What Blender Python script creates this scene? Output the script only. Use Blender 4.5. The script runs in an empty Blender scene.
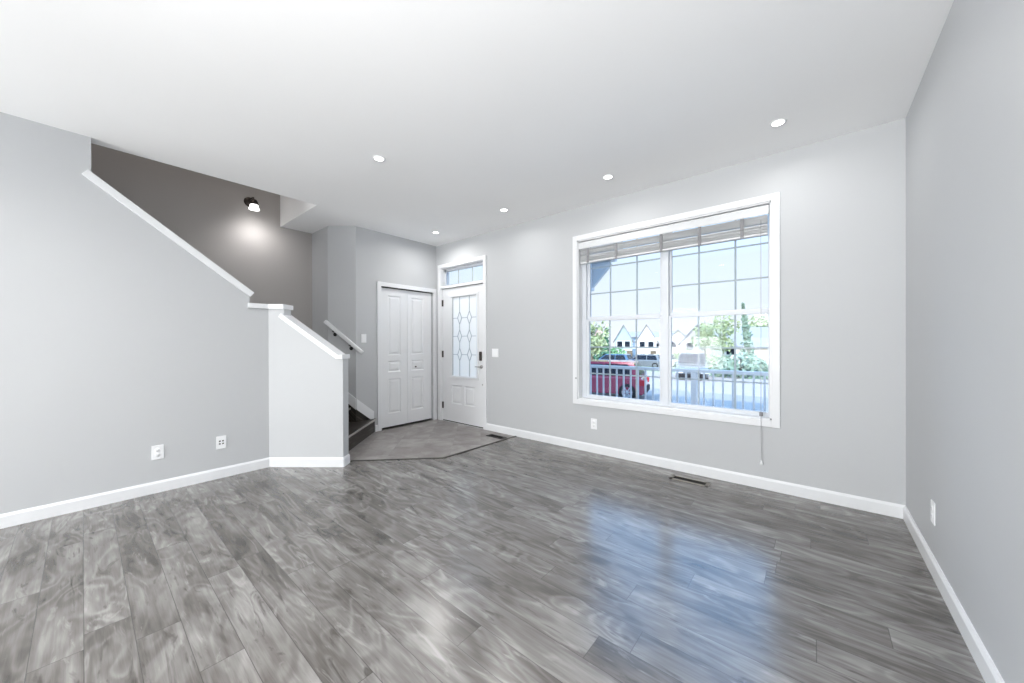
import bpy, math, random
from mathutils import Vector, Matrix
random.seed(7)
SC = bpy.context.scene
COL = SC.collection
R = math.radians

# ------------------------------------------------------------------ camera
cam_d = bpy.data.cameras.new('camera'); cam = bpy.data.objects.new('camera', cam_d); COL.objects.link(cam)
F_PX = 360.2
cam_d.sensor_width = 36.0; cam_d.lens = 36.0 * F_PX / 1024.0
cam_d.shift_y = (343.13 - 341.5) / 1024.0
cam_d.clip_start = 0.02; cam_d.clip_end = 400
yaw, pit, rol = R(39.97), R(-0.127), R(-0.148)
_r = Vector((math.cos(yaw), math.sin(yaw), 0)); _d = Vector((-math.sin(yaw), math.cos(yaw), 0)); _u = Vector((0, 0, 1))
d2 = _d * math.cos(pit) + _u * math.sin(pit); u2 = -_d * math.sin(pit) + _u * math.cos(pit)
r3 = _r * math.cos(rol) + u2 * math.sin(rol); u3 = -_r * math.sin(rol) + u2 * math.cos(rol)
cam.matrix_world = Matrix(((r3.x, u3.x, -d2.x, 0), (r3.y, u3.y, -d2.y, 0), (r3.z, u3.z, -d2.z, 1.215), (0, 0, 0, 1)))
SC.camera = cam

# ------------------------------------------------------------------ exposure, sky, sun
SC.view_settings.view_transform = 'Standard'; SC.view_settings.look = 'None'
SC.view_settings.exposure = 0.0; SC.view_settings.gamma = 1.0; SC.view_settings.use_curve_mapping = False
SC.cycles.max_bounces = 14; SC.cycles.diffuse_bounces = 8; SC.cycles.glossy_bounces = 5
SC.cycles.transparent_max_bounces = 16; SC.cycles.use_denoising = True
SC.cycles.sample_clamp_indirect = 6.0
SC.cycles.caustics_reflective = False; SC.cycles.caustics_refractive = False

wd = bpy.data.worlds.new('sky'); SC.world = wd; wd.use_nodes = True
wn = wd.node_tree; wn.nodes.clear()
wo = wn.nodes.new('ShaderNodeOutputWorld'); wb = wn.nodes.new('ShaderNodeBackground')
tc = wn.nodes.new('ShaderNodeTexCoord'); sp = wn.nodes.new('ShaderNodeSeparateXYZ'); rp = wn.nodes.new('ShaderNodeValToRGB')
wn.links.new(tc.outputs['Generated'], sp.inputs[0]); wn.links.new(sp.outputs['Z'], rp.inputs[0])
el = rp.color_ramp.elements
el[0].position = 0.0; el[0].color = (0.93, 0.96, 1.0, 1)
el[1].position = 1.0; el[1].color = (0.9, 1.5, 2.4, 1)
for p_, c_ in ((0.10, (0.86, 0.935, 1.0)), (0.20, (0.80, 0.92, 1.0)), (0.30, (0.9, 1.35, 1.9)), (0.46, (1.3, 2.2, 3.6))):
    e = el.new(p_); e.color = (*c_, 1)
wn.links.new(rp.outputs[0], wb.inputs[0]); wb.inputs[1].default_value = 1.08
wn.links.new(wb.outputs[0], wo.inputs[0])

def lamp(name, kind, loc, energy, color=(1, 1, 1), direction=(0, 0, -1), **kw):
    l = bpy.data.lights.new(name, kind); l.energy = energy; l.color = color
    for k, v in kw.items(): setattr(l, k, v)
    o = bpy.data.objects.new(name, l); COL.objects.link(o); o.location = loc
    o.rotation_euler = Vector(direction).to_track_quat('-Z', 'Y').to_euler()
    return o
SUN_AZ, SUN_EL = R(13), R(30)
lamp('sun', 'SUN', (3, -20, 14), 6.2, (1.0, 0.94, 0.87), (-math.sin(SUN_AZ) * math.cos(SUN_EL), math.cos(SUN_AZ) * math.cos(SUN_EL), -math.sin(SUN_EL)), angle=R(0.6))
# added fill lamps at the two rear openings, one level, one aimed up
for xx, ww, kk, dx_ in ((-2.9, 1.9, 1.35, 0.68), (-0.75, 1.7, 0.32, 0.0)):
    lamp('rear_fill', 'AREA', (xx, -4.62, 1.3), 66 * kk, (0.95, 0.98, 1.0), (dx_, 1, -0.05), shape='RECTANGLE', size=ww, size_y=1.9)
    lamp('rear_up_fill', 'AREA', (xx, -4.60, 0.9), 130 * kk, (1.0, 0.99, 0.97), (dx_, 1, 1.0), shape='RECTANGLE', size=ww, size_y=1.2)
# added fill lamp behind the camera, aimed up to brighten the ceiling
lamp('ceiling_fill', 'AREA', (-0.45, -1.2, 1.70), 50, (1.0, 0.99, 0.975), (0.10, 0.95, 1.0), shape='RECTANGLE', size=0.9, size_y=0.5, spread=R(140))
# added downward fill lamps under the ceiling behind the camera, no fixtures
for xx in (-2.6, -1.4, -0.2):
    for yy in (-0.6, -2.3):
        lamp('fill_downlight', 'AREA', (xx, yy, 2.72), 12, (1.0, 0.985, 0.96), (0, 0, -1), shape='DISK', size=0.12, spread=R(160))

# ------------------------------------------------------------------ node materials
class N:
    def __init__(s, name):
        s.m = bpy.data.materials.new(name); s.m.use_nodes = True; s.t = s.m.node_tree; s.t.nodes.clear()
        s.out = s.t.nodes.new('ShaderNodeOutputMaterial')
    def n(s, typ, **kw):
        x = s.t.nodes.new('ShaderNode' + typ)
        for k, v in kw.items(): setattr(x, k, v)
        return x
    def set(s, sock, v):
        if isinstance(v, bpy.types.NodeSocket): s.t.links.new(v, sock)
        elif isinstance(v, (tuple, list)) and sock.type == 'RGBA' and len(v) == 3: sock.default_value = (*v, 1)
        else: sock.default_value = v
    def math(s, op, a, b=0.0, c=None):
        x = s.n('Math', operation=op); s.set(x.inputs[0], a); s.set(x.inputs[1], b)
        if c is not None: s.set(x.inputs[2], c)
        return x.outputs[0]
    def noise(s, vec, scale, detail=2.0, rough=0.5, dist=0.0):
        x = s.n('TexNoise'); s.set(x.inputs['Vector'], vec); x.inputs['Scale'].default_value = scale
        x.inputs['Detail'].default_value = detail; x.inputs['Roughness'].default_value = rough; x.inputs['Distortion'].default_value = dist
        return x.outputs[0]
    def comb(s, x, y, z=0.0):
        c = s.n('CombineXYZ'); s.set(c.inputs[0], x); s.set(c.inputs[1], y); s.set(c.inputs[2], z); return c.outputs[0]
    def ramp(s, f, stops):
        r = s.n('ValToRGB'); el = r.color_ramp.elements
        el[0].position, el[0].color = stops[0][0], (*stops[0][1], 1)
        el[1].position, el[1].color = stops[-1][0], (*stops[-1][1], 1)
        for p, c in stops[1:-1]: e = el.new(p); e.color = (*c, 1)
        s.set(r.inputs[0], f); return r.outputs[0]
    def mixc(s, f, a, b, mode='MIX'):
        x = s.n('Mix', data_type='RGBA', blend_type=mode); s.set(x.inputs[0], f); s.set(x.inputs[6], a); s.set(x.inputs[7], b); return x.outputs[2]
    def bsdf(s, color, rough=0.5, spec=0.5, metal=0.0, normal=None, coat=0.0):
        b = s.n('BsdfPrincipled'); s.set(b.inputs['Base Color'], color); s.set(b.inputs['Roughness'], rough)
        s.set(b.inputs['Specular IOR Level'], spec); s.set(b.inputs['Metallic'], metal); s.set(b.inputs['Coat Weight'], coat)
        if normal is not None: s.t.links.new(normal, b.inputs['Normal'])
        s.t.links.new(b.outputs[0], s.out.inputs[0]); return b
    def bump(s, h, strength=0.2, dist=0.002):
        b = s.n('Bump'); b.inputs['Strength'].default_value = strength; b.inputs['Distance'].default_value = dist
        s.t.links.new(h, b.inputs['Height']); return b.outputs[0]
    def obj(s): return s.n('TexCoord').outputs['Object']
    def xyz(s, v):
        x = s.n('SeparateXYZ'); s.t.links.new(v, x.inputs[0]); return x.outputs

def simple(name, color, rough=0.5, spec=0.5, metal=0.0, var=0.04, scale=6.0, coat=0.0):
    m = N(name); f = m.noise(m.obj(), scale, 3)
    lo = tuple(c * (1 - var) for c in color); hi = tuple(min(1, c * (1 + var)) for c in color)
    m.bsdf(m.ramp(f, [(0.3, lo), (0.7, hi)]), rough, spec, metal, coat=coat); return m.m
def paint(name, color, rough=0.55, spec=0.35):
    m = N(name); o = m.obj(); f = m.noise(o, 1.3, 2); h = m.noise(o, 160, 2)
    m.bsdf(m.ramp(f, [(0.3, tuple(c * 0.985 for c in color)), (0.7, color)]), rough, spec, normal=m.bump(h, 0.05, 0.001)); return m.m
def emit(name, color, strength):
    m = N(name); e = m.n('Emission'); m.set(e.inputs[0], color); e.inputs[1].default_value = strength
    m.t.links.new(e.outputs[0], m.out.inputs[0]); return m.m
def glass(name, tint=(0.97, 0.985, 1.0)):
    m = N(name); t = m.n('BsdfTransparent'); t.inputs[0].default_value = (*tint, 1)
    g = m.n('BsdfGlossy'); g.inputs['Roughness'].default_value = 0.02
    f = m.n('Fresnel'); f.inputs[0].default_value = 1.2
    x = m.n('MixShader'); m.t.links.new(f.outputs[0], x.inputs[0]); m.t.links.new(t.outputs[0], x.inputs[1]); m.t.links.new(g.outputs[0], x.inputs[2])
    m.t.links.new(x.outputs[0], m.out.inputs[0]); return m.m
def obscure(name):
    m = N(name); t = m.n('BsdfTranslucent'); t.inputs[0].default_value = (1.0, 0.97, 0.92, 1)
    d = m.n('BsdfTransparent'); d.inputs[0].default_value = (1.0, 0.98, 0.95, 1)
    k = m.n('BsdfDiffuse'); k.inputs[0].default_value = (0.96, 0.95, 0.93, 1)
    x = m.n('MixShader'); x.inputs[0].default_value = 0.15; y = m.n('MixShader'); y.inputs[0].default_value = 0.5
    m.t.links.new(t.outputs[0], x.inputs[1]); m.t.links.new(d.outputs[0], x.inputs[2])
    m.t.links.new(x.outputs[0], y.inputs[1]); m.t.links.new(k.outputs[0], y.inputs[2])
    m.t.links.new(y.outputs[0], m.out.inputs[0]); return m.m

def laminate():
    m = N('grey_laminate'); o = m.obj(); x, y, _ = m.xyz(o)
    PW, PL = 0.137, 1.22
    yr = m.math('DIVIDE', y, PW); row = m.math('FLOOR', yr); fy = m.math('FRACT', yr)
    wn1 = m.n('TexWhiteNoise', noise_dimensions='1D'); m.set(wn1.inputs['W'], row)
    xs = m.math('ADD', m.math('DIVIDE', x, PL), m.math('MULTIPLY', wn1.outputs[0], 5.0)); cx = m.math('FLOOR', xs); fx = m.math('FRACT', xs)
    wn2 = m.n('TexWhiteNoise', noise_dimensions='2D'); m.set(wn2.inputs['Vector'], m.comb(row, cx))
    rnd = wn2.outputs[0]; rc = m.xyz(wn2.outputs[1])
    ox = m.math('MULTIPLY', rnd, 37.0); oy = m.math('MULTIPLY', rc[1], 23.0)
    gx = m.math('ADD', x, ox); gy = m.math('ADD', y, oy)
    # cathedral figure: contour lines of a stretched noise field
    base = m.noise(m.comb(m.math('MULTIPLY', gx, 1.5), m.math('MULTIPLY', gy, 5.2)), 1.0, 2.0, 0.45, 0.9)
    ring = m.math('ADD', m.math('MULTIPLY', m.math('SINE', m.math('MULTIPLY', base, 48.0)), 0.5), 0.5)
    ring = m.math('POWER', ring, 1.8)
    fine = m.noise(m.comb(m.math('MULTIPLY', gx, 5.0), m.math('MULTIPLY', gy, 95.0)), 1.0, 4.0, 0.65, 0.4)
    patch = m.noise(m.comb(m.math('MULTIPLY', gx, 1.7), m.math('MULTIPLY', gy, 6.0)), 1.0, 3.0, 0.6, 0.6)
    streak = m.noise(m.comb(m.math('MULTIPLY', gx, 0.9), m.math('MULTIPLY', gy, 24.0)), 1.0, 2.0, 0.6, 0.3)
    amt = m.math('MULTIPLY', m.noise(m.comb(m.math('MULTIPLY', gx, 0.9), m.math('MULTIPLY', gy, 3.0), 4.0), 1.0, 1.0), 0.38)
    t = m.math('ADD', m.math('MULTIPLY', m.math('SUBTRACT', patch, 0.5), 1.45), m.math('MULTIPLY', m.math('SUBTRACT', ring, 0.45), amt))
    t = m.math('ADD', t, m.math('MULTIPLY', m.math('SUBTRACT', fine, 0.5), 0.45))
    t = m.math('ADD', t, m.math('MULTIPLY', m.math('SUBTRACT', streak, 0.5), 0.40))
    t = m.math('ADD', t, m.math('MULTIPLY', m.math('SUBTRACT', rnd, 0.5), 0.22))
    t = m.math('ADD', t, 0.5)
    colr = m.ramp(t, [(0.02, (0.045, 0.040, 0.035)), (0.34, (0.112, 0.102, 0.093)), (0.6, (0.178, 0.168, 0.158)), (0.98, (0.31, 0.298, 0.286))])
    vein = m.noise(m.comb(m.math('MULTIPLY', gx, 2.6), m.math('MULTIPLY', gy, 13.0), 7.0), 1.0, 4.0, 0.62, 1.6)
    colr = m.mixc(m.ramp(vein, [(0.30, (0.75, 0.75, 0.75)), (0.42, (0.0, 0.0, 0.0)), (1.0, (0.0, 0.0, 0.0))]), colr, (0.045, 0.038, 0.032))
    colr = m.mixc(m.ramp(vein, [(0.0, (0.0, 0.0, 0.0)), (0.60, (0.0, 0.0, 0.0)), (0.72, (0.45, 0.45, 0.45))]), colr, (0.42, 0.405, 0.39))
    # seams
    sy = m.math('LESS_THAN', m.math('MINIMUM', fy, m.math('SUBTRACT', 1.0, fy)), 0.010)
    sx = m.math('LESS_THAN', m.math('MINIMUM', fx, m.math('SUBTRACT', 1.0, fx)), 0.0013)
    seam = m.math('MAXIMUM', sx, sy)
    colr = m.mixc(m.math('MULTIPLY', seam, 0.6), colr, (0.03, 0.028, 0.026))
    h = m.math('SUBTRACT', m.math('MULTIPLY', fine, 0.25), seam)
    rough = m.math('ADD', 0.20, m.math('MULTIPLY', fine, 0.05))
    b = m.bsdf(colr, rough, 1.0, normal=m.bump(h, 0.05, 0.001)); return m.m

def stone_tile():
    m = N('taupe_stone_tile'); o = m.obj(); x, y, _ = m.xyz(o)
    S = 0.33
    a = m.math('DIVIDE', m.math('ADD', x, y), S * 1.41421); b = m.math('DIVIDE', m.math('SUBTRACT', y, x), S * 1.41421)
    fa, fb = m.math('FRACT', a), m.math('FRACT', b)
    w = m.n('TexWhiteNoise', noise_dimensions='2D'); m.set(w.inputs['Vector'], m.comb(m.math('FLOOR', a), m.math('FLOOR', b)))
    cl = m.noise(m.comb(m.math('ADD', x, m.math('MULTIPLY', w.outputs[0], 9.0)), y, 0.0), 4.5, 4.0, 0.6, 0.5)
    t = m.math('ADD', cl, m.math('MULTIPLY', m.math('SUBTRACT', w.outputs[0], 0.5), 0.22))
    c = m.ramp(t, [(0.25, (0.15, 0.132, 0.122)), (0.5, (0.235, 0.215, 0.205)), (0.75, (0.36, 0.345, 0.335))])
    ea = m.math('MINIMUM', fa, m.math('SUBTRACT', 1.0, fa)); eb = m.math('MINIMUM', fb, m.math('SUBTRACT', 1.0, fb))
    g = m.math('LESS_THAN', m.math('MINIMUM', ea, eb), 0.007)
    c = m.mixc(m.math('MULTIPLY', g, 0.4), c, (0.2, 0.19, 0.18))
    m.bsdf(c, 0.34, 0.45, normal=m.bump(m.math('SUBTRACT', m.math('MULTIPLY', cl, 0.4), g), 0.12, 0.002)); return m.m

def dark_wood():
    m = N('dark_stair_laminate'); o = m.obj(); x, y, z = m.xyz(o)
    u = m.math('SUBTRACT', y, x); v = m.math('ADD', m.math('ADD', x, y), m.math('MULTIPLY', z, 1.3))
    f = m.noise(m.comb(m.math('MULTIPLY', u, 2.0), m.math('MULTIPLY', v, 22.0)), 1.0, 3.0, 0.6, 0.6)
    m.bsdf(m.ramp(f, [(0.2, (0.010, 0.008, 0.006)), (0.5, (0.034, 0.029, 0.024)), (0.8, (0.11, 0.098, 0.086))]), 0.36, 0.3); return m.m

def siding(name, color):
    m = N(name); z = m.xyz(m.obj())[2]; f = m.math('FRACT', m.math('DIVIDE', z, 0.16))
    c = m.mixc(m.math('LESS_THAN', f, 0.10), color, tuple(k * 0.8 for k in color))
    m.bsdf(c, 0.6, 0.3); return m.m
def grass(name, a, b):
    m = N(name); f = m.noise(m.obj(), 3.0, 5, 0.7); m.bsdf(m.ramp(f, [(0.3, a), (0.7, b)]), 0.9, 0.1); return m.m

M = dict(
    wall=paint('grey_wall_paint', (0.530, 0.541, 0.553)), ceil=paint('white_ceiling_paint', (0.94, 0.943, 0.945), 0.8, 0.2),
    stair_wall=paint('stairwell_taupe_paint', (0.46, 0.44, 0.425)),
    trim=simple('white_trim_paint', (0.79, 0.80, 0.815), 0.35, 0.4, var=0.01), door=simple('white_door_paint', (0.79, 0.80, 0.815), 0.4, 0.4, var=0.01),
    vinyl=simple('white_window_vinyl', (0.66, 0.69, 0.73), 0.35, 0.4, var=0.01), muntin=simple('grey_grille_bar', (0.42, 0.48, 0.52), 0.4, 0.4, var=0.02),
    floor=laminate(), tile=stone_tile(), stair=dark_wood(), strip=simple('dark_transition_metal', (0.05, 0.045, 0.04), 0.4, 0.5, 0.3),
    nosing=simple('pale_nosing_metal', (0.42, 0.40, 0.38), 0.3, 0.5, 0.6), plate=simple('white_plastic_plate', (0.88, 0.89, 0.90), 0.3, 0.5, var=0.01),
    slot=simple('dark_slot', (0.05, 0.05, 0.05), 0.5), black=simple('black_metal', (0.012, 0.012, 0.012), 0.4, 0.4), bronze=simple('dark_bronze_metal', (0.06, 0.05, 0.045), 0.3, 0.5, 0.8),
    nickel=simple('satin_nickel', (0.42, 0.41, 0.40), 0.3, 0.5, 0.9), came=simple('lead_came', (0.46, 0.46, 0.47), 0.4, 0.5, 0.2), gap=simple('dark_rubber_and_gap_shade', (0.015, 0.014, 0.013), 0.7, 0.2),  # gap: dark rubber seals, also shade painted behind the closet doors
    glass=glass('clear_window_glass'), obscure=obscure('obscure_door_glass'), lens=emit('lit_lamp_lens', (1.0, 0.99, 0.97), 8.0), shade=emit('lit_frosted_shade', (1.0, 0.98, 0.98), 4.0),
    slat=simple('white_blind_slat', (0.66, 0.67, 0.68), 0.45, 0.4, var=0.02), cord=simple('grey_blind_cord', (0.40, 0.40, 0.42), 0.6), tape=simple('grey_ladder_tape', (0.24, 0.24, 0.25), 0.7),
    brown=simple('brown_register_metal', (0.27, 0.25, 0.22), 0.4, 0.5, 0.4),
    concrete=simple('pale_concrete', (0.30, 0.295, 0.29), 0.85, 0.2, var=0.08, scale=2), asphalt=simple('sunlit_asphalt', (0.42, 0.37, 0.335), 0.9, 0.2, var=0.1, scale=3), lawn=grass('dry_lawn', (0.26, 0.30, 0.14), (0.46, 0.46, 0.30)),
    porch=simple('white_porch_paint', (0.66, 0.67, 0.68), 0.5, 0.3, var=0.02), shingle=simple('grey_roof_shingle', (0.30, 0.31, 0.34), 0.85, 0.2, var=0.15, scale=14),
    bark=simple('tree_bark', (0.16, 0.13, 0.10), 0.9, 0.1, var=0.3, scale=9), tyre=simple('black_tyre', (0.02, 0.02, 0.022), 0.8, 0.2), rim=simple('alloy_rim', (0.6, 0.6, 0.62), 0.3, 0.5, 0.8),
    carglass=simple('dark_car_glass', (0.012, 0.018, 0.03), 0.08, 0.15), taillight=simple('red_tail_lens', (0.45, 0.02, 0.03), 0.2, 0.6), headlight=simple('clear_headlamp_lens', (0.75, 0.78, 0.8), 0.15, 0.7),
)

# ------------------------------------------------------------------ mesh builder
class MB:
    def __init__(s): s.v = []; s.f = []; s.sm = []
    def add(s, vs, fs, smooth=False):
        b = len(s.v); s.v += [Vector(p) for p in vs]; s.f += [[b + i for i in f] for f in fs]; s.sm += [smooth] * len(fs); return s
    def box(s, x0, x1, y0, y1, z0, z1):
        x0, x1 = sorted((x0, x1)); y0, y1 = sorted((y0, y1)); z0, z1 = sorted((z0, z1))
        return s.add([(x0, y0, z0), (x1, y0, z0), (x1, y1, z0), (x0, y1, z0), (x0, y0, z1), (x1, y0, z1), (x1, y1, z1), (x0, y1, z1)],
                     [(3, 2, 1, 0), (4, 5, 6, 7), (0, 1, 5, 4), (1, 2, 6, 5), (2, 3, 7, 6), (3, 0, 4, 7)])
    def prism(s, poly, off):
        """poly: 3-D points of a planar outline; off: extrusion vector"""
        P = [Vector(p) for p in poly]; off = Vector(off); n = len(P)
        nn = Vector()
        for i in range(n): nn += P[i].cross(P[(i + 1) % n])
        if nn.dot(off) > 0: P.reverse()
        return s.add(P + [p + off for p in P], [list(range(n)), list(range(2 * n - 1, n - 1, -1))] + [((i + 1) % n, i, n + i, n + (i + 1) % n) for i in range(n)])
    def slab(s, poly2, z0, z1): return s.prism([(x, y, z0) for x, y in poly2], (0, 0, z1 - z0))
    def bar(s, a, b, w, h, up=(0, 0, 1)):
        a, b = Vector(a), Vector(b); d = (b - a).normalized(); sd = d.cross(Vector(up)).normalized(); u = sd.cross(d)
        return s.prism([a + sd * w / 2 + u * h / 2, a - sd * w / 2 + u * h / 2, a - sd * w / 2 - u * h / 2, a + sd * w / 2 - u * h / 2], b - a)
    def tube(s, path, r, seg=12, r1=None, caps=True):
        P = [Vector(p) for p in path]; n = len(P); rings = []
        for i, p in enumerate(P):
            d = (P[min(i + 1, n - 1)] - P[max(i - 1, 0)]).normalized()
            a = d.cross(Vector((0, 0, 1)) if abs(d.z) < 0.9 else Vector((1, 0, 0))).normalized(); b = d.cross(a)
            rr = r if r1 is None else r + (r1 - r) * i / max(1, n - 1)
            rings.append([p + (a * math.cos(2 * math.pi * k / seg) + b * math.sin(2 * math.pi * k / seg)) * rr for k in range(seg)])
        vs = [v for rg in rings for v in rg]
        fs = [(i * seg + k, i * seg + (k + 1) % seg, (i + 1) * seg + (k + 1) % seg, (i + 1) * seg + k) for i in range(n - 1) for k in range(seg)]
        s.add(vs, fs, True)
        if caps: s.add(rings[0], [list(range(seg))[::-1]]); s.add(rings[-1], [list(range(seg))])
        return s
    def lathe(s, prof, origin=(0, 0, 0), axis=(0, 0, 1), seg=24):
        """prof: (radius, height along axis)"""
        q = Vector(axis).to_track_quat('Z', 'Y'); o = Vector(origin); n = len(prof); vs = []
        for r_, h in prof:
            for k in range(seg):
                t = 2 * math.pi * k / seg; vs.append(o + q @ Vector((r_ * math.cos(t), r_ * math.sin(t), h)))
        fs = [(i * seg + k, i * seg + (k + 1) % seg, (i + 1) * seg + (k + 1) % seg, (i + 1) * seg + k) for i in range(n - 1) for k in range(seg)]
        return s.add(vs, fs, True)
    def blob(s, c, rx, ry, rz, seg=10, rings=7):
        prof = [(math.sin(math.pi * i / rings), -math.cos(math.pi * i / rings)) for i in range(rings + 1)]
        vs = []
        for r_, h in prof:
            for k in range(seg):
                t = 2 * math.pi * k / seg; vs.append((c[0] + rx * r_ * math.cos(t), c[1] + ry * r_ * math.sin(t), c[2] + rz * h))
        return s.add(vs, [(i * seg + k, i * seg + (k + 1) % seg, (i + 1) * seg + (k + 1) % seg, (i + 1) * seg + k) for i in range(rings) for k in range(seg)], True)
    def build(s, name, mat, parent=None, bevel=0.0, local=False, bseg=2):
        off = Vector((0, 0, 0)) if (parent is None or local) else Vector(parent_loc(parent))
        me = bpy.data.meshes.new(name); me.from_pydata([tuple(v - off) for v in s.v], [], s.f); me.update()
        for p, sm in zip(me.polygons, s.sm): p.use_smooth = sm
        me.materials.append(M[mat] if isinstance(mat, str) else mat)
        o = bpy.data.objects.new(name, me); COL.objects.link(o)
        if parent is not None: o.parent = parent
        if bevel:
            b = o.modifiers.new('edge', 'BEVEL'); b.width = bevel; b.segments = bseg; b.limit_method = 'ANGLE'; b.angle_limit = R(40)
        return o
def parent_loc(o):
    v = Vector(o.location)
    while o.parent: o = o.parent; v += Vector(o.location)
    return v
def tag(o, label, cat, group=None, kind=None):
    o['label'] = label; o['category'] = cat
    if group: o['group'] = group
    if kind: o['kind'] = kind
    return o
def empty(name, loc, label, cat, group=None, kind=None, rz=0.0):
    o = bpy.data.objects.new(name, None); COL.objects.link(o); o.location = loc; o.rotation_euler = (0, 0, rz); o.empty_display_size = 0.1
    return tag(o, label, cat, group, kind)
def dup(root, loc, rz, label, group=None):
    r_ = root.copy(); COL.objects.link(r_); r_.location = loc; r_.rotation_euler = (0, 0, rz); r_['label'] = label
    if group: r_['group'] = group
    for ch in list(root.children):
        c = ch.copy(); COL.objects.link(c); c.parent = r_
        for g in list(ch.children):
            d = g.copy(); COL.objects.link(d); d.parent = c
    return r_
def struct(o, label, cat): return tag(o, label, cat, kind='structure')

# ------------------------------------------------------------------ room dimensions (metres; camera stands over the origin)
YW, XR, XL, XC, H = 3.614, 0.481, -4.102, -4.591, 2.74
XS = -5.37                                   # far side of the stairwell
YB = -4.7                                    # rear wall
A = Vector((-4.102, 1.175)); B = Vector((-3.538, 1.640)); AB = (B - A).normalized(); NB = Vector((-AB.y, AB.x)); LAB = (B - A).length
KT = 0.114                                   # knee wall thickness
C1 = Vector((-4.591, 2.30)); C2 = Vector((-4.872, 2.065))
T1, T2, T3 = (-3.645, 1.769), (-2.985, 2.433), (-2.955, 3.614)   # edge of the entry tiles

def wall_grid(mb, ax, c0, c1, u0, u1, z0, z1, holes):
    """wall box across axis ax ('x': runs along x) with rectangular holes (u0,u1,z0,z1)"""
    us = sorted({u0, u1, *[h[0] for h in holes], *[h[1] for h in holes]}); zs = sorted({z0, z1, *[h[2] for h in holes], *[h[3] for h in holes]})
    for i in range(len(us) - 1):
        for j in range(len(zs) - 1):
            um, zm = (us[i] + us[i + 1]) / 2, (zs[j] + zs[j + 1]) / 2
            if any(h[0] < um < h[1] and h[2] < zm < h[3] for h in holes): continue
            if ax == 'x': mb.box(us[i], us[i + 1], c0, c1, zs[j], zs[j + 1])
            else: mb.box(c0, c1, us[i], us[i + 1], zs[j], zs[j + 1])
    return mb

# floors
mb = MB(); mb.slab([(-4.10, YB), (XR, YB), (XR, YW), T3, T2, T1, (B.x, B.y), (A.x, A.y)], -0.12, 0.0)
struct(mb.build('floor', 'floor'), 'grey wood grain laminate plank floor across the empty living room', 'floor')
mb = MB(); mb.slab([T1, T2, T3, (-4.72, YW), (-4.72, 2.3), (-5.0, 2.0), (-4.3, 1.1), (-4.10, 1.18), (-3.54, 1.64)], -0.12, 0.0)
struct(mb.build('floor_entry', 'tile'), 'taupe stone tile floor of the entry by the white doors', 'floor')
mb = MB()
for a, b in ((T1, T2), (T2, T3)): mb.bar((a[0], a[1], 0.003), (b[0], b[1] - (0.016 if b == T3 else 0), 0.003), 0.022, 0.006)
struct(mb.build('trim_transition', 'strip'), 'thin dark metal strip between entry tile and laminate floor', 'trim')

# ceiling (with the stairwell opening)
mb = MB(); hx0, hx1, hy0, hy1 = XS, -4.216, -2.1, 1.675
for x0, x1, y0, y1 in ((hx1, XR + 0.1, YB - 0.1, YW + 0.1), (-5.6, hx0 - 0.121, YB - 0.1, YW + 0.1), (hx0, hx1, hy1 + 0.15, YW + 0.1), (hx0, hx1, YB - 0.1, hy0)): mb.box(x0, x1, y0, y1, H, H + 0.32)
mb.box(hx0, hx1, hy1, hy1 + 0.15, H, 3.9)
struct(mb.build('ceiling', 'ceil'), 'smooth white ceiling with small recessed lights', 'ceiling')

# walls
WIN = (-2.055, -0.265, 0.572, 2.362); DOOR = (-4.478, -3.545, 0.0, 2.06); TRAN = (-4.478, -3.545, 2.085, 2.37)
mb = MB(); wall_grid(mb, 'x', YW, YW + 0.16, -5.5, XR + 0.15, -0.1, H, [WIN, DOOR, TRAN])
struct(mb.build('wall_front', 'wall'), 'light grey wall holding the large white window and front door', 'wall')
mb = MB(); mb.box(XR, XR + 0.12, YB - 0.1, YW, -0.1, H)
struct(mb.build('wall_right', 'wall'), 'plain light grey wall along the right side of the room', 'wall')
mb = MB(); wall_grid(mb, 'y', XC - 0.12, XC, 2.42, YW, -0.1, H, [(2.655, 3.545, 0.0, 2.0)])
struct(mb.build('wall_closet', 'wall'), 'light grey wall around the white closet doors', 'wall')
mb = MB(); mb.slab([(C1.x, C1.y), (C1.x, 2.42), (C1.x - 0.12, 2.42), (-4.93, 2.19), (XS, 2.19), (XS, 2.065), (C2.x, C2.y)], -0.1, H)
struct(mb.build('wall_stair_corner', 'wall'), 'angled grey wall at the foot of the stairs behind the handrail', 'wall')
mb = MB(); mb.box(XS - 0.12, XS, -2.2, YW, -0.1, 5.3)
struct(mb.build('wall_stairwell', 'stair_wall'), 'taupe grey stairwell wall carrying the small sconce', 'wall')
mb = MB()
mb.box(XS, -4.216, 1.675, 1.80, 3.901, 5.3); mb.box(-4.216, -4.10, -2.2, 1.80, H + 0.321, 5.3); mb.box(XS, -4.10, -2.2, -2.1, -0.1, H - 0.001); mb.box(XS, -4.216, -2.2, -2.1, H + 0.321, 5.3)
struct(mb.build('wall_upper_stair', 'stair_wall'), 'upper walls of the stairwell above the ceiling opening', 'wall')
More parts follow.
